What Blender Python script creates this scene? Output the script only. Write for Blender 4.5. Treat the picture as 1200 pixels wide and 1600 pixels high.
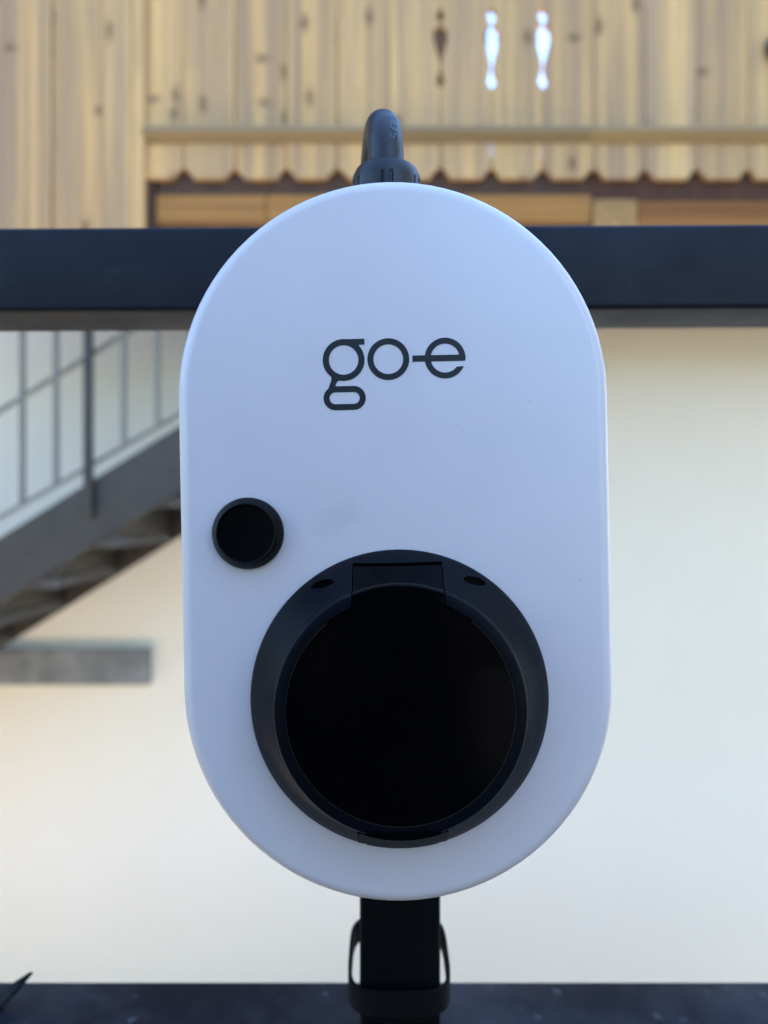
import bpy, bmesh, math, random
from mathutils import Vector, Matrix
random.seed(7)
R = math.radians
S = bpy.context.scene
for o in list(bpy.data.objects): bpy.data.objects.remove(o)
C = S.collection
H = 1.25                                     # lens height above the upper yard

# ---------------------------------------------------------------- camera
cam = bpy.data.cameras.new('camera'); camo = bpy.data.objects.new('camera', cam); C.objects.link(camo)
cam.sensor_fit = 'VERTICAL'; cam.sensor_height = 36; cam.lens = 26.2
cam.clip_start = 0.01; cam.clip_end = 2000
camo.location = (0, 0, H); camo.rotation_euler = (R(90), 0, 0)
cam.dof.use_dof = True; cam.dof.focus_distance = 0.262; cam.dof.aperture_fstop = 7.2
S.camera = camo
S.cycles.use_denoising = True
# ---------------------------------------------------------------- sky and sun
SUN_EL, SUN_AZ = R(48), R(79)                # azimuth from +Y, clockwise: the sun stands to the right, a little behind the plane of the house front
w = bpy.data.worlds.new('World'); S.world = w; w.use_nodes = True
nt = w.node_tree; bg = nt.nodes['Background']
sky = nt.nodes.new('ShaderNodeTexSky'); sky.sky_type = 'NISHITA'; sky.sun_disc = False
sky.sun_elevation = SUN_EL; sky.sun_rotation = SUN_AZ; sky.altitude = 1500; sky.air_density = 1.0; sky.dust_density = 0.0; sky.ozone_density = 3.0
nt.links.new(sky.outputs[0], bg.inputs[0]); bg.inputs[1].default_value = 0.10
sl = bpy.data.lights.new('sun', 'SUN'); so = bpy.data.objects.new('sun', sl); C.objects.link(so)
sl.energy = 5.0; sl.angle = R(0.5); sl.color = (1, .92, .83)
d_sun = Vector((math.sin(SUN_AZ)*math.cos(SUN_EL), math.cos(SUN_AZ)*math.cos(SUN_EL), math.sin(SUN_EL)))
so.rotation_euler = d_sun.to_track_quat('Z', 'Y').to_euler(); so.location = (0, 0, 30)
S.view_settings.view_transform = 'Standard'; S.view_settings.look = 'None'
S.view_settings.gamma = 1; S.view_settings.use_curve_mapping = False
S.view_settings.exposure = 3.33

# ---------------------------------------------------------------- material helpers
class NT:
    def __init__(s, name):
        s.m = bpy.data.materials.new(name); s.m.use_nodes = True
        s.t = s.m.node_tree; s.b = s.t.nodes['Principled BSDF']
    def n(s, typ, **kw):
        x = s.t.nodes.new('ShaderNode' + typ)
        for k, v in kw.items():
            if k == 'inp':
                for kk, vv in v.items(): x.inputs[kk].default_value = vv
            else: setattr(x, k, v)
        return x
    def l(s, a, b): s.t.links.new(a, b)
    def coord(s, scale=(1, 1, 1), rand=0.0):
        tc = s.n('TexCoord'); mp = s.n('Mapping'); mp.inputs['Scale'].default_value = scale
        out = tc.outputs['Object']
        if rand:
            oi = s.n('ObjectInfo'); mu = s.n('Math', operation='MULTIPLY'); mu.inputs[1].default_value = rand
            s.l(oi.outputs['Random'], mu.inputs[0])
            ad = s.n('VectorMath', operation='ADD'); s.l(out, ad.inputs[0]); s.l(mu.outputs[0], ad.inputs[1]); out = ad.outputs[0]
        s.l(out, mp.inputs['Vector']); return mp.outputs[0]
    def noise(s, vec, scale, detail=4, rough=.55, dist=0.0):
        x = s.n('TexNoise'); x.inputs['Scale'].default_value = scale; x.inputs['Detail'].default_value = detail
        x.inputs['Roughness'].default_value = rough; x.inputs['Distortion'].default_value = dist
        s.l(vec, x.inputs['Vector']); return x.outputs['Fac']
    def ramp(s, fac, stops):
        x = s.n('ValToRGB'); e = x.color_ramp.elements
        while len(e) > 1: e.remove(e[0])
        e[0].position = stops[0][0]; e[0].color = col4(stops[0][1])
        for p, c in stops[1:]:
            q = e.new(p); q.color = col4(c)
        s.l(fac, x.inputs[0]); return x.outputs[0]
    def mix(s, fac, a, b, mode='MIX'):
        x = s.n('Mix', data_type='RGBA', blend_type=mode)
        for i, v in ((0, fac), (6, a), (7, b)):
            if hasattr(v, 'is_linked'): s.l(v, x.inputs[i])
            else: x.inputs[i].default_value = v if i == 0 else col4(v)
        return x.outputs[2]
    def bump(s, h, strength, dist):
        x = s.n('Bump'); x.inputs['Strength'].default_value = strength; x.inputs['Distance'].default_value = dist
        s.l(h, x.inputs['Height']); s.l(x.outputs[0], s.b.inputs['Normal'])
    def base(s, v):
        if hasattr(v, 'is_linked'): s.l(v, s.b.inputs['Base Color'])
        else: s.b.inputs['Base Color'].default_value = col4(v)
    def rough(s, v):
        if hasattr(v, 'is_linked'): s.l(v, s.b.inputs['Roughness'])
        else: s.b.inputs['Roughness'].default_value = v
def col4(c):
    return (c, c, c, 1) if isinstance(c, (int, float)) else (c[0], c[1], c[2], 1)

def simple(name, c, rough, nscale=60, var=.15, bump=.0, bdist=.0005, ior=None):
    t = NT(name); v = t.coord(); f = t.noise(v, nscale)
    lo = tuple(x*(1-var) for x in c); hi = tuple(min(1, x*(1+var)) for x in c)
    t.base(t.ramp(f, [(.3, lo), (.7, hi)])); t.rough(rough)
    if bump: t.bump(t.noise(v, nscale*8, 3), bump, bdist)
    if ior: t.b.inputs['IOR'].default_value = ior
    return t.m

def wood(name, pale, grey, dark, rnd=40.0, knots=True, level=False):
    t = NT(name)
    v = t.coord((1, 1, 1), rnd)
    vs = t.n('Mapping'); vs.inputs['Scale'].default_value = (.42, 4, 16) if level else (16, 4, .42); t.l(v, vs.inputs[0])
    broad = t.noise(vs.outputs[0], 1.0, 3, .5, .4)
    vf = t.n('Mapping'); vf.inputs['Scale'].default_value = (2.2, 60, 130) if level else (130, 60, 2.2); t.l(v, vf.inputs[0])
    fine = t.noise(vf.outputs[0], 1.0, 5, .6, .6)
    oi = t.n('ObjectInfo')
    c1 = t.ramp(broad, [(.36, grey), (.52, tuple((a+b)/2 for a, b in zip(pale, grey))), (.64, pale)])
    tint = t.ramp(oi.outputs['Random'], [(0, (.80, .77, .76)), (.3, (1.02, .97, .90)), (.5, (.88, .83, .78)), (.75, (1.02, .93, .78)), (1, (1.06, 1.03, .98))])
    c2 = t.mix(1.0, c1, tint, 'MULTIPLY')
    c3 = t.mix(t.ramp(fine, [(.42, 0.0), (.8, .46)]), c2, dark)
    h = fine
    if knots:                                                         # weathering: greyed patches and a few brown runs
        vp = t.n('Mapping'); vp.inputs['Scale'].default_value = (5, 3, 1.5); t.l(v, vp.inputs[0])
        c3 = t.mix(t.ramp(t.noise(vp.outputs[0], 1.0, 6, .7, .8), [(.48, 0), (.68, .42)]), c3, tuple(x*.86 for x in grey))
        vq = t.n('Mapping'); vq.inputs['Scale'].default_value = (38, 9, 3.2); vq.inputs['Location'].default_value = (3, 1, 7); t.l(v, vq.inputs[0])
        c3 = t.mix(t.ramp(t.noise(vq.outputs[0], 1.0, 5, .75, 1.6), [(.60, 0), (.72, .40)]), c3, (.36, .215, .10))
    if knots:
        for sc_, gate_, r0 in (((7.5, 1, 3.6), .74, .10), ((4.6, 1, 6.5), .86, .085)):
            vk = t.n('Mapping'); vk.inputs['Scale'].default_value = sc_; vk.inputs['Location'].default_value = (sc_[0], 0, sc_[2]); t.l(v, vk.inputs[0])
            sx = t.n('SeparateXYZ'); t.l(vk.outputs[0], sx.inputs[0]); cx = t.n('CombineXYZ')
            t.l(sx.outputs[0], cx.inputs[0]); t.l(sx.outputs[2], cx.inputs[1])
            vo = t.n('TexVoronoi', voronoi_dimensions='2D'); vo.inputs['Scale'].default_value = 1.0; t.l(cx.outputs[0], vo.inputs['Vector'])
            wob = t.noise(v, 42, 3)
            ad = t.n('Math', operation='MULTIPLY_ADD'); t.l(wob, ad.inputs[0]); ad.inputs[1].default_value = .16; t.l(vo.outputs['Distance'], ad.inputs[2])
            gate = t.n('Math', operation='GREATER_THAN'); gate.inputs[1].default_value = gate_
            sep = t.n('SeparateColor'); t.l(vo.outputs['Color'], sep.inputs[0]); t.l(sep.outputs[0], gate.inputs[0])
            k = t.ramp(ad.outputs[0], [(.06+r0*.5, .8), (.08+r0, .5), (.12+r0, .16), (.22+r0, 0)])
            mu = t.n('Math', operation='MULTIPLY'); t.l(k, mu.inputs[0]); t.l(gate.outputs[0], mu.inputs[1])
            c3 = t.mix(mu.outputs[0], c3, tuple(x*.8 for x in dark))
    t.base(c3); t.rough(.75); t.bump(h, .35, .002)
    return t.m

M = {}
# white satin shell with a grey smudge and a few dust specks
t = NT('shell_white'); v = t.coord()
sm = t.n('Mapping'); sm.inputs['Location'].default_value = (.0205, 0, -.0085); t.l(v, sm.inputs[0])
sm2 = t.n('Mapping'); sm2.inputs['Rotation'].default_value = (0, R(38), 0); t.l(sm.outputs[0], sm2.inputs[0])
sm3 = t.n('Mapping'); sm3.inputs['Scale'].default_value = (1.15, 0, 2.0); t.l(sm2.outputs[0], sm3.inputs[0]); sm2 = sm3
ln = t.n('VectorMath', operation='LENGTH'); t.l(sm2.outputs[0], ln.inputs[0])
nz = t.noise(v, 160, 5, .65)
ma = t.n('Math', operation='MULTIPLY_ADD'); ma.inputs[1].default_value = .020; t.l(nz, ma.inputs[0]); t.l(ln.outputs['Value'], ma.inputs[2])
smf = t.ramp(ma.outputs[0], [(.0135, .20), (.018, .15), (.0225, 0)])
spk = t.n('TexVoronoi'); spk.inputs['Scale'].default_value = 95; t.l(v, spk.inputs['Vector'])
spg = t.n('SeparateColor'); t.l(spk.outputs['Color'], spg.inputs[0])
g1 = t.n('Math', operation='GREATER_THAN'); g1.inputs[1].default_value = .955; t.l(spg.outputs[1], g1.inputs[0])
g2 = t.n('Math', operation='LESS_THAN'); g2.inputs[1].default_value = .030; t.l(spk.outputs['Distance'], g2.inputs[0])
g3 = t.n('Math', operation='MULTIPLY'); t.l(g1.outputs[0], g3.inputs[0]); t.l(g2.outputs[0], g3.inputs[1])
soft = t.ramp(t.noise(v, 22, 4), [(.3, (.745, .66, .64)), (.7, (.78, .69, .665))])
c = t.mix(smf, soft, (.46, .43, .40)); c = t.mix(g3.outputs[0], c, (.30, .29, .28))
t.base(c); t.b.inputs['IOR'].default_value = 2.0; t.rough(t.ramp(t.noise(v, 40, 4), [(.3, .34), (.7, .42)])); t.bump(t.noise(v, 2200, 2), .05, .0002)
M['white'] = t.m
M['ring'] = simple('textured_black_plastic', (.0018, .0028, .0052), .42, 90, .1, .30, .0003, 1.20)
M['lid'] = simple('smooth_black_plastic', (.0012, .0012, .0016), .14, 60, .1, .05, .0002, 1.16)
M['button'] = simple('button_plastic', (.0015, .0015, .002), .3, 60, .1, .06, .0002, 1.22)
M['gap_glint'] = simple('lid_gap_glint', (.05, .042, .032), .5)  # grey-brown tone for the painted reflection in the lid gap
M['latch'] = simple('latch_plastic', (.0012, .0012, .0016), .4, 60, .1, .06, .0002, 1.12)
M['hole'] = simple('dark_recess', (.002, .002, .002), .8)
M['ink'] = simple('printed_ink', (.010, .012, .014), .45, 200, .15)
M['gland'] = simple('gland_nylon', (.007, .0075, .0085), .40, 80, .12, .1, .0002)
M['cable'] = simple('cable_rubber', (.014, .015, .018), .42, 60, .15, .12, .0002)
M['print'] = simple('cable_print', (.09, .10, .115), .5)
M['strap'] = simple('strap_fabric', (.0022, .0022, .0026), .75, 300, .3, .4, .0004, 1.25)
# powder coated steel: the rails, with dust and water marks
def steel(name, specks):
    t = NT(name); v = t.coord()
    f = t.noise(v, 14, 5, .6)
    c = t.ramp(f, [(.3, (.004, .005, .009)), (.7, (.006, .0075, .013))])
    if specks:
        s = t.n('TexVoronoi', voronoi_dimensions='2D'); s.inputs['Scale'].default_value = 58; t.l(t.coord((1, .8, 1)), s.inputs['Vector'])
        wob = t.noise(v, 180, 3)
        a = t.n('Math', operation='MULTIPLY_ADD'); a.inputs[1].default_value = .38; t.l(wob, a.inputs[0]); t.l(s.outputs['Distance'], a.inputs[2])
        sc = t.n('SeparateColor'); t.l(s.outputs['Color'], sc.inputs[0])
        gt = t.ramp(sc.outputs[0], [(.45, 0), (.9, 1)])
        k = t.ramp(a.outputs[0], [(.22, .5), (.36, 0)])
        mu = t.n('Math', operation='MULTIPLY'); t.l(k, mu.inputs[0]); t.l(gt, mu.inputs[1])
        c = t.mix(mu.outputs[0], c, (.13, .13, .13))
        c = t.mix(t.ramp(t.noise(v, 9, 6, .7), [(.42, 0), (.75, .30)]), c, (.16, .16, .16))
    else:
        c = t.mix(t.ramp(t.noise(v, 35, 6, .75), [(.58, 0), (.72, .10)]), c, (.14, .14, .14))
    t.base(c); t.rough(t.ramp(t.noise(v, 30, 4), [(.3, .48), (.7, .62)])); t.bump(t.noise(v, 700, 2), .08, .0003); t.b.inputs['IOR'].default_value = 1.33
    return t.m
M['steel'] = steel('powder_coated_steel', False)
M['steel_dirty'] = steel('dusty_powder_coated_steel', True)
M['post'] = simple('black_post_coating', (.002, .0022, .0028), .55, 30, .15, .08, .0003, 1.18)
M['wood'] = wood('pale_weathered_spruce', (.89, .55, .225), (.52, .335, .185), (.19, .095, .035))
M['wood_ledge'] = wood('grey_ledge_spruce', (.40, .275, .135), (.30, .215, .115), (.12, .08, .04), 40, False, True)
M['wood_beam'] = wood('honey_spruce_beam', (.56, .265, .06), (.36, .16, .035), (.18, .09, .03), 40, False, True)
M['wood_red'] = wood('reddish_spruce_beam', (.44, .19, .04), (.27, .10, .02), (.14, .05, .015), 40, False, True)
M['wood_dark'] = wood('dark_brown_fascia', (.12, .06, .032), (.085, .045, .028), (.03, .018, .012), 40, False)  # dark brown base colour for fascia and corner trim
M['wood_redark'] = wood('dark_reddish_fascia', (.12, .045, .015), (.085, .03, .012), (.03, .012, .006), 40, False)
M['wood_end'] = simple('sawn_end_grain', (.42, .225, .075), .8, 40, .25)
M['wood_house'] = wood('brown_wall_spruce', (.20, .11, .045), (.16, .085, .035), (.07, .035, .015))
t = NT('cream_plaster'); v = t.coord()
t.base(t.mix(t.ramp(t.noise(v, 1.3, 6, .65), [(.35, 0), (.75, .5)]), (.90, .815, .655), (.86, .765, .59))); t.rough(.9)
t.bump(t.noise(v, 260, 4), .35, .003); M['plaster'] = t.m
M['stair_steel'] = simple('stair_paint', (.050, .042, .034), .5, 12, .2)
M['stair_rail'] = simple('galvanised_rail', (.20, .19, .155), .45, 25, .2)
M['tread'] = simple('tread_stone', (.085, .08, .075), .7, 25, .25)
M['plank'] = simple('grey_plank', (.21, .215, .21), .7, 6, .35)
M['lamp'] = simple('lamp_metal', (.03, .035, .03), .4)
M['lamp_glass'] = simple('lamp_glass', (.5, .5, .45), .2)
M['roof'] = simple('roof_sheet', (.12, .055, .04), .7, 4, .3)
t = NT('gravel_yard'); v = t.coord()
t.base(t.mix(t.ramp(t.noise(v, .6, 5), [(.35, 0), (.7, 1)]), t.ramp(t.noise(v, 55, 4, .8), [(.3, (.46, .37, .27)), (.7, (.68, .56, .42))]), (.62, .52, .40)))
t.rough(.9); t.bump(t.noise(v, 60, 4), .6, .02); M['yard'] = t.m
M['concrete'] = simple('concrete', (.36, .35, .32), .85, 5, .2, .3, .002)
M['asphalt'] = simple('dark_asphalt', (.032, .032, .034), .85, 90, .3, .5, .003)
M['grass'] = simple('meadow', (.07, .10, .03), .9, .3, .3)

# ---------------------------------------------------------------- mesh helpers
def finish(name, bm, mat, parent=None, smooth=None, loc=None):
    me = bpy.data.meshes.new(name); bm.normal_update(); bm.to_mesh(me); bm.free()
    me.materials.append(mat)
    if smooth is not None:
        me.shade_smooth(); me.set_sharp_from_angle(angle=R(smooth))
    o = bpy.data.objects.new(name, me); C.objects.link(o)
    if loc is not None: o.location = loc
    if parent: o.parent = parent
    return o
def thing(name, label, cat, loc=(0, 0, 0), group=None):
    o = bpy.data.objects.new(name, None); C.objects.link(o); o.location = loc; o.empty_display_size = .1
    tag(o, label, cat, group); return o
def tag(o, label, cat, group=None):
    o['label'] = label; o['category'] = cat
    if group: o['group'] = group
    return o
def struct(name, bm, mat, **k):
    o = finish(name, bm, mat, **k); o['kind'] = 'structure'; return o
def box(bm, x0, x1, y0, y1, z0, z1, bev=0, seg=2):
    r = bmesh.ops.create_cube(bm, size=1)
    vs = r['verts']
    for q in vs:
        q.co = Vector(((x0+x1)/2+q.co.x*(x1-x0), (y0+y1)/2+q.co.y*(y1-y0), (z0+z1)/2+q.co.z*(z1-z0)))
    if bev:
        es = list({e for q in vs for e in q.link_edges})
        bmesh.ops.bevel(bm, geom=es, offset=bev, segments=seg, profile=.5, affect='EDGES')
def prism(bm, pts, y0, y1):
    """closed outline [(x, z)] pulled from y0 (front) to y1"""
    a = [bm.verts.new((x, y0, z)) for x, z in pts]; b = [bm.verts.new((x, y1, z)) for x, z in pts]
    n = len(pts)
    bm.faces.new(a); bm.faces.new(b[::-1])
    for i in range(n): bm.faces.new((a[i], b[i], b[(i+1) % n], a[(i+1) % n]))
    bmesh.ops.recalc_face_normals(bm, faces=bm.faces[:])
def lathe_y(bm, prof, n=96, cx=0, cz=0, caps=(True, True)):
    """profile [(r, y)] turned about the Y axis through (cx, cz)"""
    rings = [[bm.verts.new((cx+r*math.cos(2*math.pi*i/n), y, cz+r*math.sin(2*math.pi*i/n))) for i in range(n)] for r, y in prof]
    for a, b in zip(rings, rings[1:]):
        for i in range(n): bm.faces.new((a[i], a[(i+1) % n], b[(i+1) % n], b[i]))
    if caps[0]: bm.faces.new(rings[0])
    if caps[1]: bm.faces.new(rings[-1][::-1])
    bmesh.ops.recalc_face_normals(bm, faces=bm.faces[:])
def lathe_z(bm, prof, n=64, cx=0, cy=0, mod=None):
    rings = []
    for r, z in prof:
        rg = []
        for i in range(n):
            a = 2*math.pi*i/n; rr = r*(mod(a, z) if mod else 1)
            rg.append(bm.verts.new((cx+rr*math.cos(a), cy+rr*math.sin(a), z)))
        rings.append(rg)
    for a, b in zip(rings, rings[1:]):
        for i in range(n): bm.faces.new((a[i], a[(i+1) % n], b[(i+1) % n], b[i]))
    bm.faces.new(rings[0]); bm.faces.new(rings[-1][::-1])
    bmesh.ops.recalc_face_normals(bm, faces=bm.faces[:])
def tube(bm, pts, r, n=16):
    pts = [Vector(p) for p in pts]
    up = Vector((1, 0, 0)); prev = None
    for i, p in enumerate(pts):
        d = (pts[min(i+1, len(pts)-1)] - pts[max(i-1, 0)]).normalized()
        u = (up - d*up.dot(d)).normalized(); up = u; s = d.cross(u)
        rr = r[i] if isinstance(r, (list, tuple)) else r
        ring = [bm.verts.new(p + (u*math.cos(2*math.pi*k/n) + s*math.sin(2*math.pi*k/n))*rr) for k in range(n)]
        if prev:
            for k in range(n): bm.faces.new((prev[k], prev[(k+1) % n], ring[(k+1) % n], ring[k]))
        else: bm.faces.new(ring)
        prev = ring
    bm.faces.new(prev[::-1])
    bmesh.ops.recalc_face_normals(bm, faces=bm.faces[:])
def spline(ctrl, per=10):
    P = [Vector(p) for p in ctrl]; P = [P[0]*2-P[1]] + P + [P[-1]*2-P[-2]]; out = []
    for i in range(1, len(P)-2):
        for k in range(per):
            t = k/per; a, b, c, d = P[i-1:i+3]
            out.append(.5*((2*b)+(c-a)*t+(2*a-5*b+4*c-d)*t*t+(3*b-a-3*c+d)*t**3))
    out.append(P[-2]); return out
def tmp(bm):
    me = bpy.data.meshes.new('tmp'); bmesh.ops.recalc_face_normals(bm, faces=bm.faces[:]); bm.to_mesh(me); bm.free()
    o = bpy.data.objects.new('tmp', me); C.objects.link(o); return o
def boolean(a, ops):
    """a = bm; ops = [(operation, bm)]; returns the resulting bmesh"""
    oa = tmp(a); junk = [oa]
    for op, b in ops:
        ob = tmp(b); junk.append(ob)
        m = oa.modifiers.new('b', 'BOOLEAN'); m.operation = op; m.object = ob; m.solver = 'EXACT'
    bpy.context.view_layer.update()
    dg = bpy.context.evaluated_depsgraph_get()
    me = bpy.data.meshes.new_from_object(oa.evaluated_get(dg))
    out = bmesh.new(); out.from_mesh(me); bpy.data.meshes.remove(me)
    for o in junk:
        q = o.data; bpy.data.objects.remove(o); bpy.data.meshes.remove(q)
    return out
BM = bmesh.new

# ================================================================ SETTING
bm = BM(); box(bm, -150, 150, -150, 250, -2.3, -1.9); struct('yard', bm, M['asphalt'])
bm = BM(); box(bm, -8, -.75, .3, 4.1, -1.95, -1.88); struct('bounce_courtyard', bm, M['yard'])  # unseen pale paving added and sized to bounce warm sun onto the wall
bm = BM(); box(bm, -5.5, 2.4, -3.0, .80, -.16, 0, .01)                # raised landing that carries the steel frame
for px in (-5.3, -2.6, 2.2):
    for py in (-2.8, .5): box(bm, px-.1, px+.1, py-.1, py+.1, -1.9, -.159)
struct('landing', bm, M['asphalt'])
bm = BM(); n = 180; rg = random.Random(11); hh = [0]*n
for f_, a_ in ((2, 28), (5, 22), (11, 12), (23, 6)):
    ph_ = rg.uniform(0, 6)
    for i in range(n): hh[i] += a_*math.sin(2*math.pi*f_*i/n+ph_)
rows = [[bm.verts.new((r_*math.cos(2*math.pi*i/n), r_*math.sin(2*math.pi*i/n), z_(hh[i]))) for i in range(n)] for r_, z_ in ((150, lambda h: -1.95), (420, lambda h: 20+h*.2), (700, lambda h: 130+h*1.1), (1000, lambda h: 190+h*1.6))]
for a, b_ in zip(rows, rows[1:]):
    for i in range(n): bm.faces.new((a[i], a[(i+1) % n], b_[(i+1) % n], b_[i]))
bmesh.ops.recalc_face_normals(bm, faces=bm.faces[:]); struct('hills', bm, M['grass'], smooth=60)
# ================================================================ HOUSE
WY = 4.1
house = thing('house', 'cream plastered house with a brown timber upper storey behind the wallbox', 'house', (0, WY, -1.9))
def hp(name, mat, x0, x1, y0, y1, z0, z1, bev=0):
    b = BM(); box(b, x0, x1, y0-WY, y1-WY, z0+1.9, z1+1.9, bev); return finish(name, b, mat, house)
hp('plaster_wall', M['plaster'], -9, 3, WY, WY+.35, -1.9, H+1.12)
hp('side_wall', M['plaster'], -9, -8.65, WY+.35, 11, -1.9, H+1.12)
hp('side_wall', M['plaster'], 2.65, 3, WY+.35, 11, -1.9, H+1.12)
hp('terrace_slab', M['concrete'], .66, 3, WY+.004, 11, H+1.123, H+1.27)
x = -9.0
while x < .57:                                                      # vertical boards of the upper storey
    x1 = min(x+.2, .575)
    hp('wall_board', M['wood_house'], x, x1-.004, WY+.01-random.random()*.006, WY+.05, H+1.125, 5.6); x += .2
hp('upper_wall', M['wood_house'], -9, .56, WY+.052, 10.9, H+1.125, 5.6)
b = BM()
for sgn in (-1, 1):
    prism(b, [(-4.2, 8.0+1.9), (-4.2, 8.18+1.9), (-4.2+sgn*4.98, 5.6+2.0), (-4.2+sgn*4.98, 5.6+1.82)], -.9, 7.4)
finish('roof', b, M['roof'], house)
b = BM(); prism(b, [(-8.99, 7.5), (.56, 7.5), (-4.2, 9.85)], 0.06, 6.8); finish('gable', b, M['wood_house'], house)

nb = thing('added_shade_house', 'unseen tall pale house with a low pitched roof, added right of the yard to block the sun', 'house', (9.2, -1.2, -1.9))  # unseen house added to keep direct sun off the wallbox
def nbp(name, mat, x0, x1, y0, y1, z0, z1):
    b = BM(); box(b, x0, x1, y0, y1, z0, z1); return finish(name, b, mat, nb)
nbp('wall', M['plaster'], -3, 3, -4.2, 3.4, 0, 10.4)
b = BM(); prism(b, [(-3.3, 10.2), (-3.3, 10.4), (0, 12.3), (3.3, 10.4), (3.3, 10.2), (0, 12.0)], -4.5, 3.45); finish('roof', b, M['roof'], nb)
for yy in (-2.6, 0, 2.6):
    for zz in (2.9, 5.9):
        nbp('window', M['lamp_glass'], -3.02, -2.98, yy-.5, yy+.5, zz, zz+1.3)
# unseen spruces added to darken rail reflections and skylight from the left
M['foliage'] = simple('spruce_foliage', (.030, .048, .022), .8, 3, .45)
rg = random.Random(3)
for k, (tx, ty, th, lab) in enumerate(((-2.6, -5.2, 8.5, 'unseen dark spruce added nearest to the raised landing to darken the left'), (-5.2, -4.9, 9.5, 'tallest of the unseen added spruces, in the middle of the group left of the yard'),
                                       (-7.8, -2.2, 8.0, 'shortest of the unseen added spruces, at the house end of the group'))):
    tr = thing('added_spruce', lab, 'tree', (tx, ty, -1.9), 'unseen added spruces left of the yard')
    hb = BM()
    for q in range(3200):
        z_ = .6+(th-.6)*rg.random()**1.4; a_ = rg.uniform(0, 2*math.pi)
        rr = 1.75*(1-z_/th)**.85*(.75+.25*math.cos(z_*9))*rg.uniform(.35, 1.0)+.03
        p = Vector((rr*math.cos(a_), rr*math.sin(a_), z_-.25*rr)); o_ = Vector((math.cos(a_), math.sin(a_), -.35)); l_ = Vector((-math.sin(a_), math.cos(a_), rg.uniform(-.3, .3)))
        hb.faces.new([hb.verts.new(p-o_*.16), hb.verts.new(p+l_*.07), hb.verts.new(p+o_*.18), hb.verts.new(p-l_*.07)])
    finish('crown', hb, M['foliage'], tr)
    tb = BM(); lathe_z(tb, [(.19, 0), (.13, th*.4), (.02, th*.97)], 12); finish('trunk', tb, M['wood_house'], tr, 60)
# ================================================================ BALCONY
BY = 3.0; PX = BY/1164                       # front of the boards; metres per photo pixel at that distance
zb = lambda y: H+(800-y)*PX
xb = lambda x: (x-600)*PX
bal = thing('wooden_balcony', 'pale timber balcony front with scalloped board ends and three vase shaped cutouts', 'balcony', (0, BY, zb(350)))
OX = Vector((0, BY, zb(350)))
def bp(name, mat, bm, smooth=None, loc=None, par=None):
    bmesh.ops.translate(bm, vec=-OX-(Vector(loc)-OX if loc is not None else Vector()), verts=bm.verts[:])
    return finish(name, bm, mat, par or bal, smooth, (Vector(loc)-OX) if loc is not None else None)
CUT = [(14, 0), (18, 4.2), (24, 7), (30, 5), (35, 1.3), (40, 1.3), (44, 7), (48, 10.5), (56, 11), (66, 9.6), (80, 5.8), (92, 2.4), (103, 1.0),
       (110, 1.4), (118, 3.6), (126, 6.6), (132, 4.8), (138, 0)]
ZT, ZBOT = zb(-90), zb(279)
joints = [688+80.2*k for k in range(-6, 19)]
cuts = {688, 768, 848}
near = lambda j: any(abs(j-c) < 3 for c in cuts)
def notch(j, side):
    """half of the scallop at a joint, from the bottom edge up to the joint; side = +1 when the board lies right of it"""
    q = random.Random(int(j*10)); wj, hj = q.uniform(.85, 1.08), q.uniform(.85, 1.1)   # each scallop sawn a little differently
    return [(j+side*max(.6, hw*wj), 279-(279-y)*hj) for hw, y in ((16.5, 279), (15, 277.6), (12.5, 273.5), (9.5, 269.5), (7.2, 268.4), (6, 266), (3.4, 264.2), (1.0, 263.8))]
for a, b_ in zip(joints, joints[1:]):
    g = .45
    pts = []
    left, right = a+g, b_-g
    pts += [(x+g if i < 0 else x+g, y) for i, (x, y) in enumerate(reversed(notch(a, 1)))]      # joint -> bottom edge
    pts += [(x-g, y) for x, y in notch(b_, -1)]                                                 # bottom edge -> right joint
    if near(b_): pts += [(right-hw, y) for y, hw in reversed(CUT)]
    pts += [(right, -90), (left, -90)]
    if near(a): pts += [(left+hw, y) for y, hw in CUT]
    bm = BM(); off = random.uniform(-.002, .002)
    prism(bm, [(xb(x), zb(y)) for x, y in pts], BY+off, BY+.026+off)
    bp('board', M['wood'], bm, None, (xb((a+b_)/2), BY, zb(100)))
# ledge moulding, segmented in three lengths
for xa, xc in ((226, 608), (608.6, 921), (921.6, 2100)):
    bm = BM()
    prof = [(0.0, 197), (-.010, 200), (-.034, 208), (-.034, 212), (-.014, 220), (0.0, 225)]
    pa = [bm.verts.new((xb(xa), BY-.003+y, zb(z))) for y, z in prof]; pc = [bm.verts.new((xb(xc), BY-.003+y, zb(z))) for y, z in prof]
    n = len(prof); bm.faces.new(pa); bm.faces.new(pc[::-1])
    for i in range(n): bm.faces.new((pa[i], pc[i], pc[(i+1) % n], pa[(i+1) % n]))
    bmesh.ops.recalc_face_normals(bm, faces=bm.faces[:])
    bp('ledge', M['wood_ledge'], bm, None, (xb((xa+xc)/2), BY, zb(210)))
def bbox(name, mat, x0, x1, y0, y1, zt, zbm, bev=.003, par=None):
    bm = BM(); box(bm, xb(x0), xb(x1), y0, y1, zb(zbm), zb(zt), bev)
    return bp(name, mat, bm, None, (xb((x0+x1)/2), BY, zb((zt+zbm)/2)), par)
bbox('fascia', M['wood_dark'], 242, 922, BY+.0295, BY+.055, 240, 299)
bbox('fascia', M['wood_redark'], 922.5, 2100, BY+.0295, BY+.055, 240, 309)['label'] = 'reddish brown fascia at the right'
bbox('corner_trim', M['wood_dark'], 226, 240, BY+.02, BY+.09, 240, 380)
for xa, xc, mt in ((241, 415, 'wood_beam'), (415.8, 927, 'wood_beam')):
    bbox('beam', M[mt], xa, xc, BY+.022, BY+.26, 299.5, 345, .008)
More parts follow.
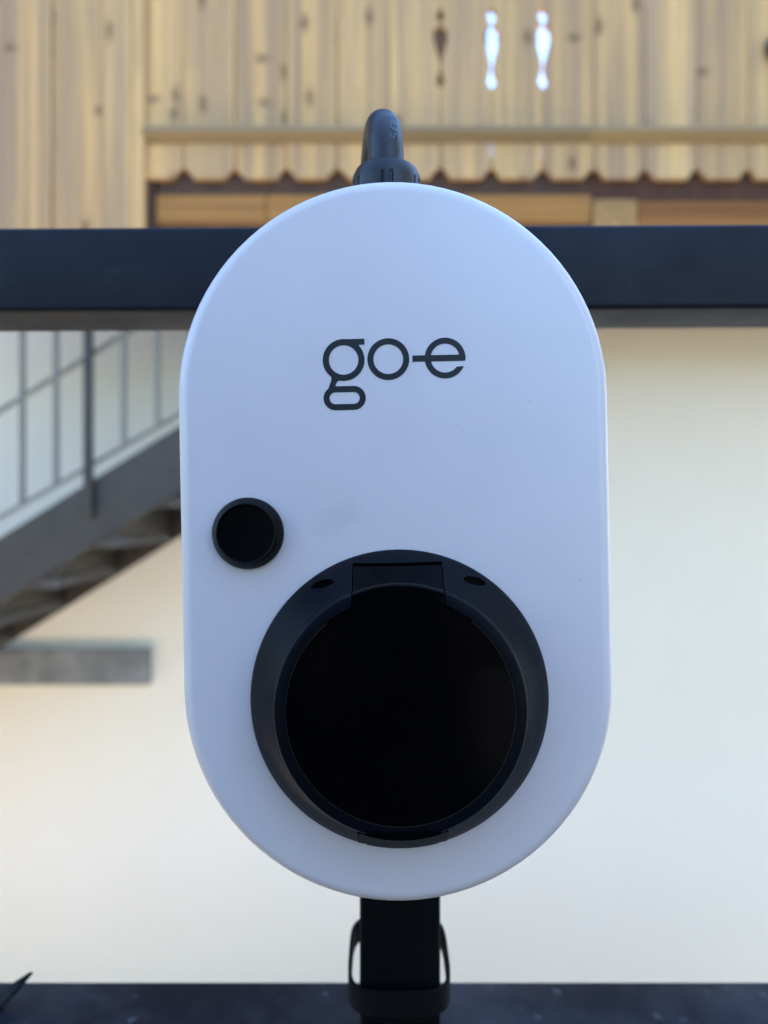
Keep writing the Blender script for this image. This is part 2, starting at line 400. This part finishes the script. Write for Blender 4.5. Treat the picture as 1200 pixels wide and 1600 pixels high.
bbox('joist_end', M['wood_end'], 929, 997, BY+.012, BY+.26, 309.5, 356, .004)['label'] = 'pale sawn joist end'
bbox('beam', M['wood_red'], 998, 2100, BY+.020, BY+.26, 309.5, 353, .008)['label'] = 'orange brown beam at the right'
bbox('top_rail', M['wood'], 226, 2100, BY-.04, BY+.07, -110, -90.5)
# deck: front strip along the parapet, the rest right of the stair head
bm = BM(); box(bm, .40, 3.0, BY+.30, WY-.003, H+1.02, H+1.05); bp('soffit', M['wood_house'], bm, None, (1.7, BY, H+1.03))
for i in range(5):                                                   # unseen screen added beside the stair head to block sun from the stairs
    bm = BM(); y0 = BY+.08+i*.2; box(bm, .615, .635, y0, y0+.195, H+1.205, H+3.3); bp('sun_block_board', M['wood_house'], bm, None, (.62, y0, H+2))
for i in range(5):
    bm = BM(); x0 = .34+i*.55
    box(bm, x0, x0+.545, BY+.03, WY-.004, H+1.16, H+1.2); bp('deck_board', M['wood_house'], bm, None, (x0, BY, H+1.2))
bm = BM(); box(bm, -.96, .336, BY+.03, BY+.13, H+1.16, H+1.2); bp('deck_board', M['wood_house'], bm, None, (-.3, BY, H+1.2))
# ================================================================ CLADDING AT THE LEFT
CY = 2.984; clad = thing('board_cladding', 'tall pale vertical board cladding left of the balcony, reaching below it', 'cladding', (xb(60), CY, H+.95))
edges = [-330, -250, -168, -90, -10, 44, 82, 160, 207, 226.3]
for a, b_ in zip(edges, edges[1:]):
    xa, xc = (a-600)/1164*CY, (b_-600)/1164*CY
    off = random.uniform(-.004, .004) if b_-a > 50 else -.007
    bm = BM(); box(bm, xa+.0012, xc-.0012, CY+off, CY+.028+off, H+.93, H+2.35, .003, 1)
    cx = (xa+xc)/2; bmesh.ops.translate(bm, vec=(-cx, -CY, -H-1.5), verts=bm.verts[:])
    finish('board', bm, M['wood'], clad, None, Vector((cx, CY, H+1.5))-clad.location)
bm = BM(); box(bm, -.02, .02, .032, 1.1, 0, 1.4); bmesh.ops.translate(bm, vec=(xb(222)-clad.location.x, 0, 0), verts=bm.verts[:])
finish('return_board', bm, M['wood_house'], clad)

# ================================================================ STAIRCASE
SY0, SY1 = 3.15, 3.92
SL = .622
st = thing('outdoor_staircase', 'grey steel outdoor staircase with baluster railing rising along the cream wall', 'staircase', (-1.62, SY0, H-1.9-H))
O = st.location.copy()
def sp(name, mat, bm, smooth=None, par=None):
    bmesh.ops.translate(bm, vec=-O, verts=bm.verts[:]); return finish(name, bm, mat, par or st, smooth)
XR = -1.6237
top = lambda X: H-.108+(X-XR)*SL
XA, XB = XR-2.9, XR+2.01
for y0, nm, up, dn in ((SY0, 'stringer', 0, .276), (SY1-.03, 'stringer', -.02, .365)):
    bm = BM(); prism(bm, [(XA, top(XA)+up), (XA, top(XA)-dn), (XB, top(XB)-dn), (XB, top(XB)+up)], y0, y0+.03); sp(nm, M['stair_steel'], bm)
run = .28; X = XR-2.9+.2; k = 0
x_first = -.866-.28*9+.02
for k in range(17):
    x0 = x_first+run*(k-2); z = top(x0)-.18
    if x0 > XB-.2 or z < -1.85: continue
    bm = BM(); box(bm, x0-.02, x0+run+.015, SY0+.031, SY1-.031, z, z+.045, .004); sp('tread', M['tread'], bm)
    bm = BM(); box(bm, x0+run-.012, x0+run+.002, SY0+.032, SY1-.032, z+.047, z+.17, 0); sp('riser', M['stair_steel'], bm)
def rail(name, z0, slope, r, xa, xb_, y):
    bm = BM(); tube(bm, [(xa, y, z0+(xa-XR)*slope), (xb_, y, z0+(xb_-XR)*slope)], r, 12); sp(name, M['stair_rail'], bm, 40)
RY = SY0+.012
rail('lower_rail', H-.02, .576, .010, XR-1.6, XB-.7, RY)
rail('middle_rail', H+.433, .616, .0115, XR-1.6, XB-.7, RY)
rail('handrail', H+.80, .616, .018, XR-1.6, XR+.62, RY)
for k in range(-9, 14):
    x = (33-600)/1164*SY0 + k*.1434
    if abs(x - (141-600)/1164*SY0) < .06: continue
    z0 = H-.02+(x-XR)*.576; z1 = min(H+.80+(x-XR)*.616, H+1.10)
    if z1-z0 < .2: continue
    bm = BM(); box(bm, x-.010, x+.010, RY-.0095, RY+.0095, z0, z1); sp('baluster', M['stair_rail'], bm)
for x in ((141-600)/1164*SY0, (141-600)/1164*SY0-1.15):
    bm = BM(); box(bm, x-.017, x+.017, SY0-.036, SY0-.002, top(x)-.15, min(top(x)+.95, H+1.1), .003); sp('newel_post', M['stair_steel'], bm)

# grey board on the wall below the stairs
bm = BM(); kx = 4.04/1164
box(bm, -.9, 0, -.025, .03, -.096, .096, .006)
bd = finish('wall_board', bm, M['plank'], None, None, ((232-600)*kx, WY-.034, H+(800-1043)*kx))
bd.name = 'grey_plank'; tag(bd, 'grey weathered horizontal plank fixed to the cream wall below the staircase', 'plank')
# bulkhead lamp at the right picture edge
lp = thing('wall_lamp', 'dark round bulkhead lamp on the balcony boards at the right picture edge', 'lamp', (xb(1218), BY-.004, zb(77)))
bm = BM(); lathe_y(bm, [(.062, 0), (.062, -.03), (.055, -.045), (.045, -.05)], 40); finish('housing', bm, M['lamp'], lp, 40)
bm = BM(); lathe_y(bm, [(.043, -.046), (.040, -.06), (.028, -.072), (.010, -.078)], 32); finish('glass', bm, M['lamp_glass'], lp, 60)

# ================================================================ STEEL FRAME
fr = thing('steel_frame', 'dark powder coated steel frame of two rails and a post carrying the wallbox', 'railing', (0, .42, 0))
def fp(name, mat, bm, smooth=None, rot=0, pivot=(0, 0, 0)):
    if rot: bmesh.ops.rotate(bm, cent=pivot, matrix=Matrix.Rotation(rot, 3, 'Y'), verts=bm.verts[:])
    bmesh.ops.translate(bm, vec=(0, -.42, 0), verts=bm.verts[:]); return finish(name, bm, mat, fr, smooth)
bm = BM(); box(bm, -1.3, 1.3, .400, .446, H+.1085, H+.1540, .0028, 4); fp('upper_rail', M['steel'], bm, 40, R(-.3), (0, .42, H+.13))
bm = BM(); box(bm, -1.3, 1.3, .402, .4465, H-.324, H-.2810, .0022, 4); fp('lower_rail', M['steel_dirty'], bm, 40)
PXC = .0078
bm = BM(); box(bm, PXC-.0196, PXC+.0196, .3605, .3995, .002, H+.12, .0025, 3); fp('post', M['post'], bm, 40)
for x in (-1.32, 1.32):
    bm = BM(); box(bm, x-.02, x+.02, .402, .446, .002, H+.148, .002, 2); fp('end_post', M['steel'], bm, 40)
bm = BM()                                                         # bent sheet tab standing up from the lower rail
pts = [(-.262, -.3165), (-.2150, -.2690), (-.2000, -.2600), (-.2105, -.2725), (-.2552, -.3165)]
a = [bm.verts.new((x, .412+.012*(z+.30)/.05, H+z)) for x, z in pts]; b_ = [bm.verts.new((x+.0015, .422, H+z-.001)) for x, z in pts]
bm.faces.new(a); bm.faces.new(b_[::-1])
for i in range(5): bm.faces.new((a[i], b_[i], b_[(i+1) % 5], a[(i+1) % 5]))
bmesh.ops.recalc_face_normals(bm, faces=bm.faces[:])
fp('bent_tab', M['steel_dirty'], bm)
# strap round the post
bm = BM(); n = 72; rows = []
for r_, z in ((0, -.2285), (.0016, -.2285), (.0016, -.2400), (0, -.2400)):
    ring = []
    for i in range(n):
        a = 2*math.pi*i/n
        c_, s_ = math.cos(a), math.sin(a); e = 4.0
        rr = (abs(c_/(.0242+r_))**e + abs(s_/(.0335+r_))**e)**(-1/e)
        ring.append(bm.verts.new((rr*c_, rr*s_, z + .0006*math.sin(3*a))))
    rows.append(ring)
rows.append(rows[0])
for a, b_ in zip(rows, rows[1:]):
    for i in range(n): bm.faces.new((a[i], a[(i+1) % n], b_[(i+1) % n], b_[i]))
bmesh.ops.recalc_face_normals(bm, faces=bm.faces[:])
so_ = finish('strap', bm, M['strap'], None, 50, (PXC-.0002, .3885, H)); so_.name = 'cable_strap'
tag(so_, 'loose black fabric strap looped round the post below the wallbox', 'strap')

# ================================================================ WALLBOX
FY = .267
wb = thing('ev_wallbox', 'white oval electric car charger with a round black socket and printed lettering', 'charger', (.0042, FY, H-.0106))
wb.rotation_euler = (0, R(-1.1), 0)
HW, HH = .0777, .1303
def stadium(inset, y, n=48):
    r = HW-inset; s = HH-HW; out = []
    for i in range(n+1): a = math.pi*i/n; out.append((r*math.cos(a), y, s+r*math.sin(a)))
    for i in range(n+1): a = math.pi+math.pi*i/n; out.append((r*math.cos(a), y, -s+r*math.sin(a)))
    return out
bm = BM(); rows = []
fil = .0042
prof = [(fil+.004, 0), (fil+.0005, 0)] + [(fil*(1-math.sin(R(a))), fil*(1-math.cos(R(a)))) for a in range(0, 91, 15)] + [(.0006, .03), (.0022, .058), (.006, .0615), (.012, .062)]
for ins, y in prof: rows.append([bm.verts.new(p) for p in stadium(ins, y)])
n = len(rows[0])
for a, b_ in zip(rows, rows[1:]):
    for i in range(n): bm.faces.new((a[i], a[(i+1) % n], b_[(i+1) % n], b_[i]))
bm.faces.new(rows[0]); bm.faces.new(rows[-1][::-1])
bmesh.ops.recalc_face_normals(bm, faces=bm.faces[:])
shell = finish('shell', bm, M['white'], wb, 35)
bm = BM(); box(bm, -.035, .035, .0622, .0930, -.10, .03, .003); finish('mounting_bracket', bm, M['post'], wb)

# ---- socket: a frustum cut into surround and hinged lid
RZ = -.0560; RX = .0003
def frustum(grow=0, yb=.0006, front=-.0190):
    b = BM()
    pr = [(.0532+grow, yb), (.0532+grow, -.0012), (.0527+grow, -.0022)]
    r1, y1 = .0430+grow, -.0150
    pr += [(.0495+grow*1, -.0067)]
    pr += [(r1, y1)]
    cxr, cyr = .0417+grow, -.0150+.0    # rounded shoulder
    for a in (20, 40, 60, 75, 90):
        pr.append((cxr+(r1-cxr)*math.cos(R(a)), y1+(front-y1)*math.sin(R(a))))
    lathe_y(b, pr, 128, RX, RZ); return b
def cyl(r, y0, y1, n=128, cx=RX, cz=RZ):
    b = BM(); lathe_y(b, [(r, y0), (r, y1)], n, cx, cz); return b
def bxm(x0, x1, y0, y1, z0, z1):
    b = BM(); box(b, x0, x1, y0, y1, z0, z1); return b
TW = .0154; TZ = RZ+.0478
def slot(sx):
    b = BM(); ang = R(-16*sx); n_ = 24; r1, r2 = [], []
    for i in range(n_):
        a = 2*math.pi*i/n_; u, w_ = .0042*math.cos(a), .00145*math.sin(a)*(1 if math.sin(a) > 0 else .8)
        x, z = u*math.cos(ang)-w_*math.sin(ang), u*math.sin(ang)+w_*math.cos(ang)
        cx, cz = RX+.0004+sx*.0266, RZ+.0418
        r1.append(b.verts.new((cx+x, -.012, cz+z))); r2.append(b.verts.new((cx+x, -.0022, cz+z)))
    b.faces.new(r1); b.faces.new(r2[::-1])
    for i in range(n_): b.faces.new((r1[i], r2[i], r2[(i+1) % n_], r1[(i+1) % n_]))
    return b
ringbm = boolean(frustum(), [('DIFFERENCE', cyl(.0386, -.0150, -.03)), ('DIFFERENCE', bxm(RX-TW-.00035, RX+TW+.00035, -.03, -.0022, RZ+.02, TZ+.0011)),
                             ('DIFFERENCE', slot(-1)), ('DIFFERENCE', slot(1))])
ring = finish('socket_surround', ringbm, M['ring'], shell, 28)
lid_t = boolean(cyl(.0382, -.0149, -.03), [('UNION', bxm(RX-TW, RX+TW, -.03, -.0026, RZ+.02, TZ))])
lidbm = boolean(frustum(), [('INTERSECT', lid_t)])
lid = finish('socket_lid', lidbm, M['lid'], shell, 28)
# latch lip at the bottom of the lid
lb = bxm(RX-.0157, RX+.0157, -.0215, -.0035, RZ-.0531, RZ-.0400)
bmesh.ops.bevel(lb, geom=[e for e in lb.edges if abs(e.verts[0].co.y-e.verts[1].co.y) > .005], offset=.003, segments=4, affect='EDGES')
latch = boolean(frustum(.0006, .0006, -.0197), [('INTERSECT', lb)])
finish('latch', latch, M['latch'], lid, 28)
bm = BM(); n = 128                                                  # reflection in the lid gap, painted as a thin lighter arc
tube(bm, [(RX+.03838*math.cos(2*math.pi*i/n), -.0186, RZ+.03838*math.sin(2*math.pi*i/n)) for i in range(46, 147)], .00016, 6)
finish('lid_gap_glint', bm, M['gap_glint'], lid, 60)
# ---- button
bm = BM(); lathe_y(bm, [(.0128, .0004), (.0128, -.0014), (.0124, -.0021), (.0107, -.0052), (.0104, -.0055), (.0101, -.0053), (.0099, -.0047), (.0094, -.0046), (.002, -.0046)], 96, -.0527, .0040)
finish('button', bm, M['button'], shell, 30)
# ---- lettering (raised print 0.15 mm proud)
U = .0002294
def ring2(cx, cz, ro, ri, y0=-.00015, y1=.0004):
    b = BM(); n_ = 96
    for (r, fl) in ((ro, 0),):
        pass
    rows = [[b.verts.new((cx+r*math.cos(2*math.pi*i/n_), y, cz+r*math.sin(2*math.pi*i/n_))) for i in range(n_)] for r, y in ((ro, y0), (ro, y1), (ri, y1), (ri, y0))]
    rows.append(rows[0])
    for a, c_ in zip(rows, rows[1:]):
        for i in range(n_): b.faces.new((a[i], a[(i+1) % n_], c_[(i+1) % n_], c_[i]))
    return b
def poly(pts, y0=-.00015, y1=.0004):
    b = BM(); prism(b, pts, y0, y1); return b
def u(*p): return [(x*U+TX, z*U+TZ_) for x, z in p]
TX, TZ_ = .0006, .0654
def stad2(cx, cz, hw, hh, st_):
    def o(hw, hh): 
        s = hw-hh; q = []
        for i in range(25): a = -math.pi/2+math.pi*i/24; q.append((cx+s+hh*math.cos(a), cz+hh*math.sin(a)))
        for i in range(25): a = math.pi/2+math.pi*i/24; q.append((cx-s+hh*math.cos(a), cz+hh*math.sin(a)))
        return q
    return poly(u(*o(hw, hh))), poly(u(*o(hw-st_, hh-st_)), -.002, .003)
gx = -78.5
so1, si1 = stad2(gx+.5, -59.5, 33, 18.7, 9.4)
bowl = ring2(gx*U+TX, TZ_, 32.6*U, 23*U)
gbm = boolean(bowl, [('UNION', poly(u((gx-2, 32.4), (gx+33, 32.6), (gx+33, 23.6), (gx+24.5, 23.4), (gx+24, 20), (gx+8, 24.5)), -.00015, .00041)),
                     ('UNION', so1)])
neck = poly(u((gx-23, -20), (gx-19.5, -27), (gx-20, -32), (gx-25, -45), (gx-26, -50), (gx-14, -44), (gx-13, -38), (gx-10, -33), (gx-3, -31), (gx-6, -26)), -.00015, .00042)
gbm = boolean(gbm, [('UNION', neck), ('DIFFERENCE', si1)])
finish('letter', gbm, M['ink'], shell)
finish('letter', ring2(-8.7*U+TX, TZ_, 32.6*U, 23.2*U), M['ink'], shell)
ex = 80
ering = ring2(ex*U+TX, TZ_, 31.8*U, 22.6*U)
wedge = poly(u((ex+7, -4.6), (ex+45, -4.2), (ex+45, -13), (ex+30.5, -13.2), (ex+18, -13.6), (ex+10, -20)), -.002, .003)
ebm = boolean(ering, [('DIFFERENCE', wedge)])
barp = [(ex-51, 4.9), (ex-51, -4.9), (ex+29, -4.7)] + [(ex+27.5+4.7*math.cos(R(a)), 4.7*math.sin(R(a))) for a in (-70, -40, -10, 20)] + [(ex+29.5, 4.9)]
ebm = boolean(ebm, [('UNION', poly(u(*barp), -.00015, .00041))])
finish('letter', ebm, M['ink'], shell)
# ---- gland and cable
GX, GY = -.0005, .0330
def gmod(a, z):
    if z > .1423: return 1
    for c_ in range(6):
        base = -math.pi/2 + c_*math.pi/3
        for dd in (-.115, .13):
            x = (a-base-dd+math.pi) % (2*math.pi)-math.pi
            if abs(x) < .028: return .95
    return 1
bm = BM(); lathe_z(bm, [(.0125, .1262), (.0139, .127), (.0139, .1418), (.0139, .1426), (.0135, .1449), (.0123, .1474), (.0102, .1489), (.0072, .1499), (.0068, .1504)], 240, GX, GY, gmod)
gland = finish('cable_gland', bm, M['gland'], wb, 25)
ct = spline([(GX, GY, .146), (GX, GY, .152), (GX-.0002, GY+.0008, .160), (GX-.0006, GY+.006, .1675), (GX-.0014, GY+.0155, .1725), (GX-.0026, GY+.027, .1725), (GX-.0040, GY+.0385, .167),
             (GX-.0052, GY+.0455, .157), (GX-.009, GY+.0475, .143), (GX-.020, GY+.048, .12), (GX-.034, GY+.053, .08), (GX-.044, GY+.07, .04), (GX-.040, GY+.105, .0), (GX-.016, GY+.118, -.05),
             (GX+.004, GY+.110, -.10), (GX+.008, GY+.109, -.2), (GX+.010, GY+.111, -.262), (GX+.012, GY+.13, -.2712)], 8)
bm = BM(); tube(bm, ct, .0072, 28); cable = finish('cable', bm, M['cable'], wb, 60)
# embossed print running up the right of the cable
def cable_print(txt):
    cu = bpy.data.curves.new('print', 'FONT'); cu.body = txt; cu.size = .0052; cu.extrude = .00012; cu.offset = -.00003
    o = bpy.data.objects.new('print', cu); C.objects.link(o); bpy.context.view_layer.update()
    me = bpy.data.meshes.new_from_object(o.evaluated_get(bpy.context.evaluated_depsgraph_get()))
    bpy.data.objects.remove(o)
    b = BM(); b.from_mesh(me)
    path = ct; seg = [0]
    for p, q in zip(path, path[1:]): seg.append(seg[-1]+(q-p).length)
    for v_ in b.verts:
        s = v_.co.x+.0105; a = R(-62)+(-(v_.co.y-.002))/.0072; rr = .00723+v_.co.z
        i = max(k for k in range(len(seg)-1) if seg[k] <= s); f = (s-seg[i])/(seg[i+1]-seg[i])
        p = path[i].lerp(path[i+1], f); d = (path[i+1]-path[i]).normalized()
        ux = (Vector((1, 0, 0))-d*d.x).normalized(); uy = d.cross(ux)
        if uy.y > 0: uy = -uy
        v_.co = p+(ux*math.cos(a)+uy*math.sin(-a))*rr
    bmesh.ops.recalc_face_normals(b, faces=b.faces[:])
    finish('print', b, M['print'], cable)
cable_print('5G E')

# ================================================================ THE PHOTOGRAPHER (mirrored in the socket lid, shading the wallbox)
M['skin'] = simple('skin', (.45, .27, .19), .5, 40, .08)
M['jacket'] = simple('dark_jacket', (.02, .022, .03), .85, 30, .2, .3, .002)
M['jeans'] = simple('blue_jeans', (.03, .045, .09), .85, 60, .2, .3, .001)
M['hair'] = simple('brown_hair', (.03, .018, .01), .6, 90, .3, .5, .002)
M['shoe'] = simple('dark_shoe', (.03, .03, .03), .6)
M['phone'] = simple('phone_glass', (.01, .01, .012), .15)
def skin(name, chains, mat, parent, loc, lev=2):
    """chains: lists of (x, y, z, radius); equal points weld; the first point is the root"""
    vs, rad, ed, idx = [], [], [], {}
    for ch in chains:
        last = None
        for x, y, z, r in ch:
            key = (round(x, 4), round(y, 4), round(z, 4))
            if key not in idx: idx[key] = len(vs); vs.append((x, y, z)); rad.append(r)
            i = idx[key]
            if last is not None and last != i: ed.append((last, i))
            last = i
    me = bpy.data.meshes.new(name); me.from_pydata(vs, ed, [])
    o = bpy.data.objects.new(name, me); C.objects.link(o)
    m = o.modifiers.new('s', 'SKIN'); m.use_smooth_shade = True
    for i, sv in enumerate(me.skin_vertices[0].data):
        q = rad[i]; sv.radius = q if isinstance(q, tuple) else (q, q); sv.use_root = i == 0
    u_ = o.modifiers.new('u', 'SUBSURF'); u_.levels = u_.render_levels = lev
    bpy.context.view_layer.update()
    me2 = bpy.data.meshes.new_from_object(o.evaluated_get(bpy.context.evaluated_depsgraph_get()))
    bpy.data.objects.remove(o); me2.name = name; me2.materials.clear(); me2.materials.append(mat)
    o = bpy.data.objects.new(name, me2); C.objects.link(o)
    if parent: o.parent = parent
    else: o.location = loc
    return o
P0 = (-.05, -.31, 0)
HX = -P0[0]                                                           # the hands meet at the phone, in line with the lens
def arm(sx, g=0):
    return [(0, .0, 1.42, .12+g), (sx*.18, .0, 1.42, .064+g), (sx*.285, .02, 1.15, .050+g), (sx*.085+HX, .20, 1.16, .031+g)]
body_ch = [[(0, 0, .93, .13), (0, 0, 1.12, .13), (0, .0, 1.29, .145), (0, .0, 1.42, .12), (0, .02, 1.52, .055), (0, .05, 1.60, .080), (0, .05, 1.68, .090), (0, .035, 1.73, .07)], [(0, .05, 1.60, .080), (0, .128, 1.612, .020), (0, .150, 1.600, .013)]]
body_ch += [[(0, .05, 1.60, .080), (q*.078, .04, 1.625, .020), (q*.094, .03, 1.635, .012)] for q in (-1, 1)]
for sx in (-1, 1):
    a_ = arm(sx)
    hand = [a_[-1], (sx*.072+HX, .245, 1.17, .028), (sx*.060+HX, .270, 1.175, .026)]
    body_ch += [a_, hand, [(0, 0, .93, .13), (sx*.095, 0, .88, .09), (sx*.11, .02, .48, .060), (sx*.12, -.01, .09, .040), (sx*.13, .11, .045, .034)]]
    for k in range(4):                                                # four fingers round the back edge of the phone, thumb on the screen side
        z = 1.155+.020*k; l = (.8, .95, 1, .9)[k]
        body_ch.append([(sx*.060+HX, .270, 1.175, .026), (sx*.050+HX, .289, z, .0095), (sx*(.050-.018*l)+HX, .2985, z+.003, .0085), (sx*(.050-.030*l)+HX, .299, z+.005, .0075)])
    body_ch.append([(sx*.072+HX, .245, 1.17, .028), (sx*.055+HX, .252, 1.215, .011), (sx*.036+HX, .272, 1.232, .009)])
per = skin('person', body_ch, M['skin'], None, P0)
for q in (-1, 1):
    eb = BM(); lathe_y(eb, [(.004, .0), (.0095, -.004), (.0095, -.009), (.003, -.013)], 20); bmesh.ops.rotate(eb, cent=(0, 0, 0), matrix=Matrix.Rotation(math.pi, 3, 'Z'), verts=eb.verts[:])
    finish('eye', eb, M['jacket'], per, 60, (q*.031, .117, 1.642))
tag(per, 'person in a dark jacket and jeans photographing the wallbox with a phone', 'person')
skin('jacket', [[(0, 0, .76, .15), (0, 0, .88, .165), (0, 0, 1.12, .16), (0, 0, 1.29, .17), (0, 0, 1.42, .138), (0, .012, 1.485, .075)]] + [arm(sx, .018)[:3]+[(sx*.10+HX, .175, 1.155, .045)] for sx in (-1, 1)], M['jacket'], per, None)
skin('trousers', [[(0, 0, 1.08, .13), (0, 0, .93, .148)]] + [[(0, 0, .93, .148), (sx*.095, 0, .87, .105), (sx*.11, .02, .48, .073), (sx*.12, -.005, .10, .06)] for sx in (-1, 1)], M['jeans'], per, None)
for sx in (-1, 1): skin('shoe', [[(sx*.12, -.03, .05, .045), (sx*.127, .07, .045, .045), (sx*.135, .17, .035, .035)]], M['shoe'], per, None)
skin('hair', [[(0, .03, 1.74, .088), (0, 0, 1.70, .093), (0, -.005, 1.62, .07)]], M['hair'], per, None)
ph = BM(); box(ph, -.037, .037, -.0125, -.0045, H-.14, H+.018, .003, 3)
pho = thing('phone', 'dark smartphone held upright in both hands in front of the wallbox', 'phone', (0, -.0085, H-.06))
bmesh.ops.translate(ph, vec=(0, .0085, -H+.06), verts=ph.verts[:]); finish('phone_body', ph, M['phone'], pho, 40)
ln_ = BM(); lathe_y(ln_, [(.008, -.0046), (.008, -.0032), (.0065, -.0030)], 32, 0, 0)
bmesh.ops.translate(ln_, vec=(0, .0085, .06), verts=ln_.verts[:]); finish('lens_ring', ln_, M['lamp'], pho, 40)
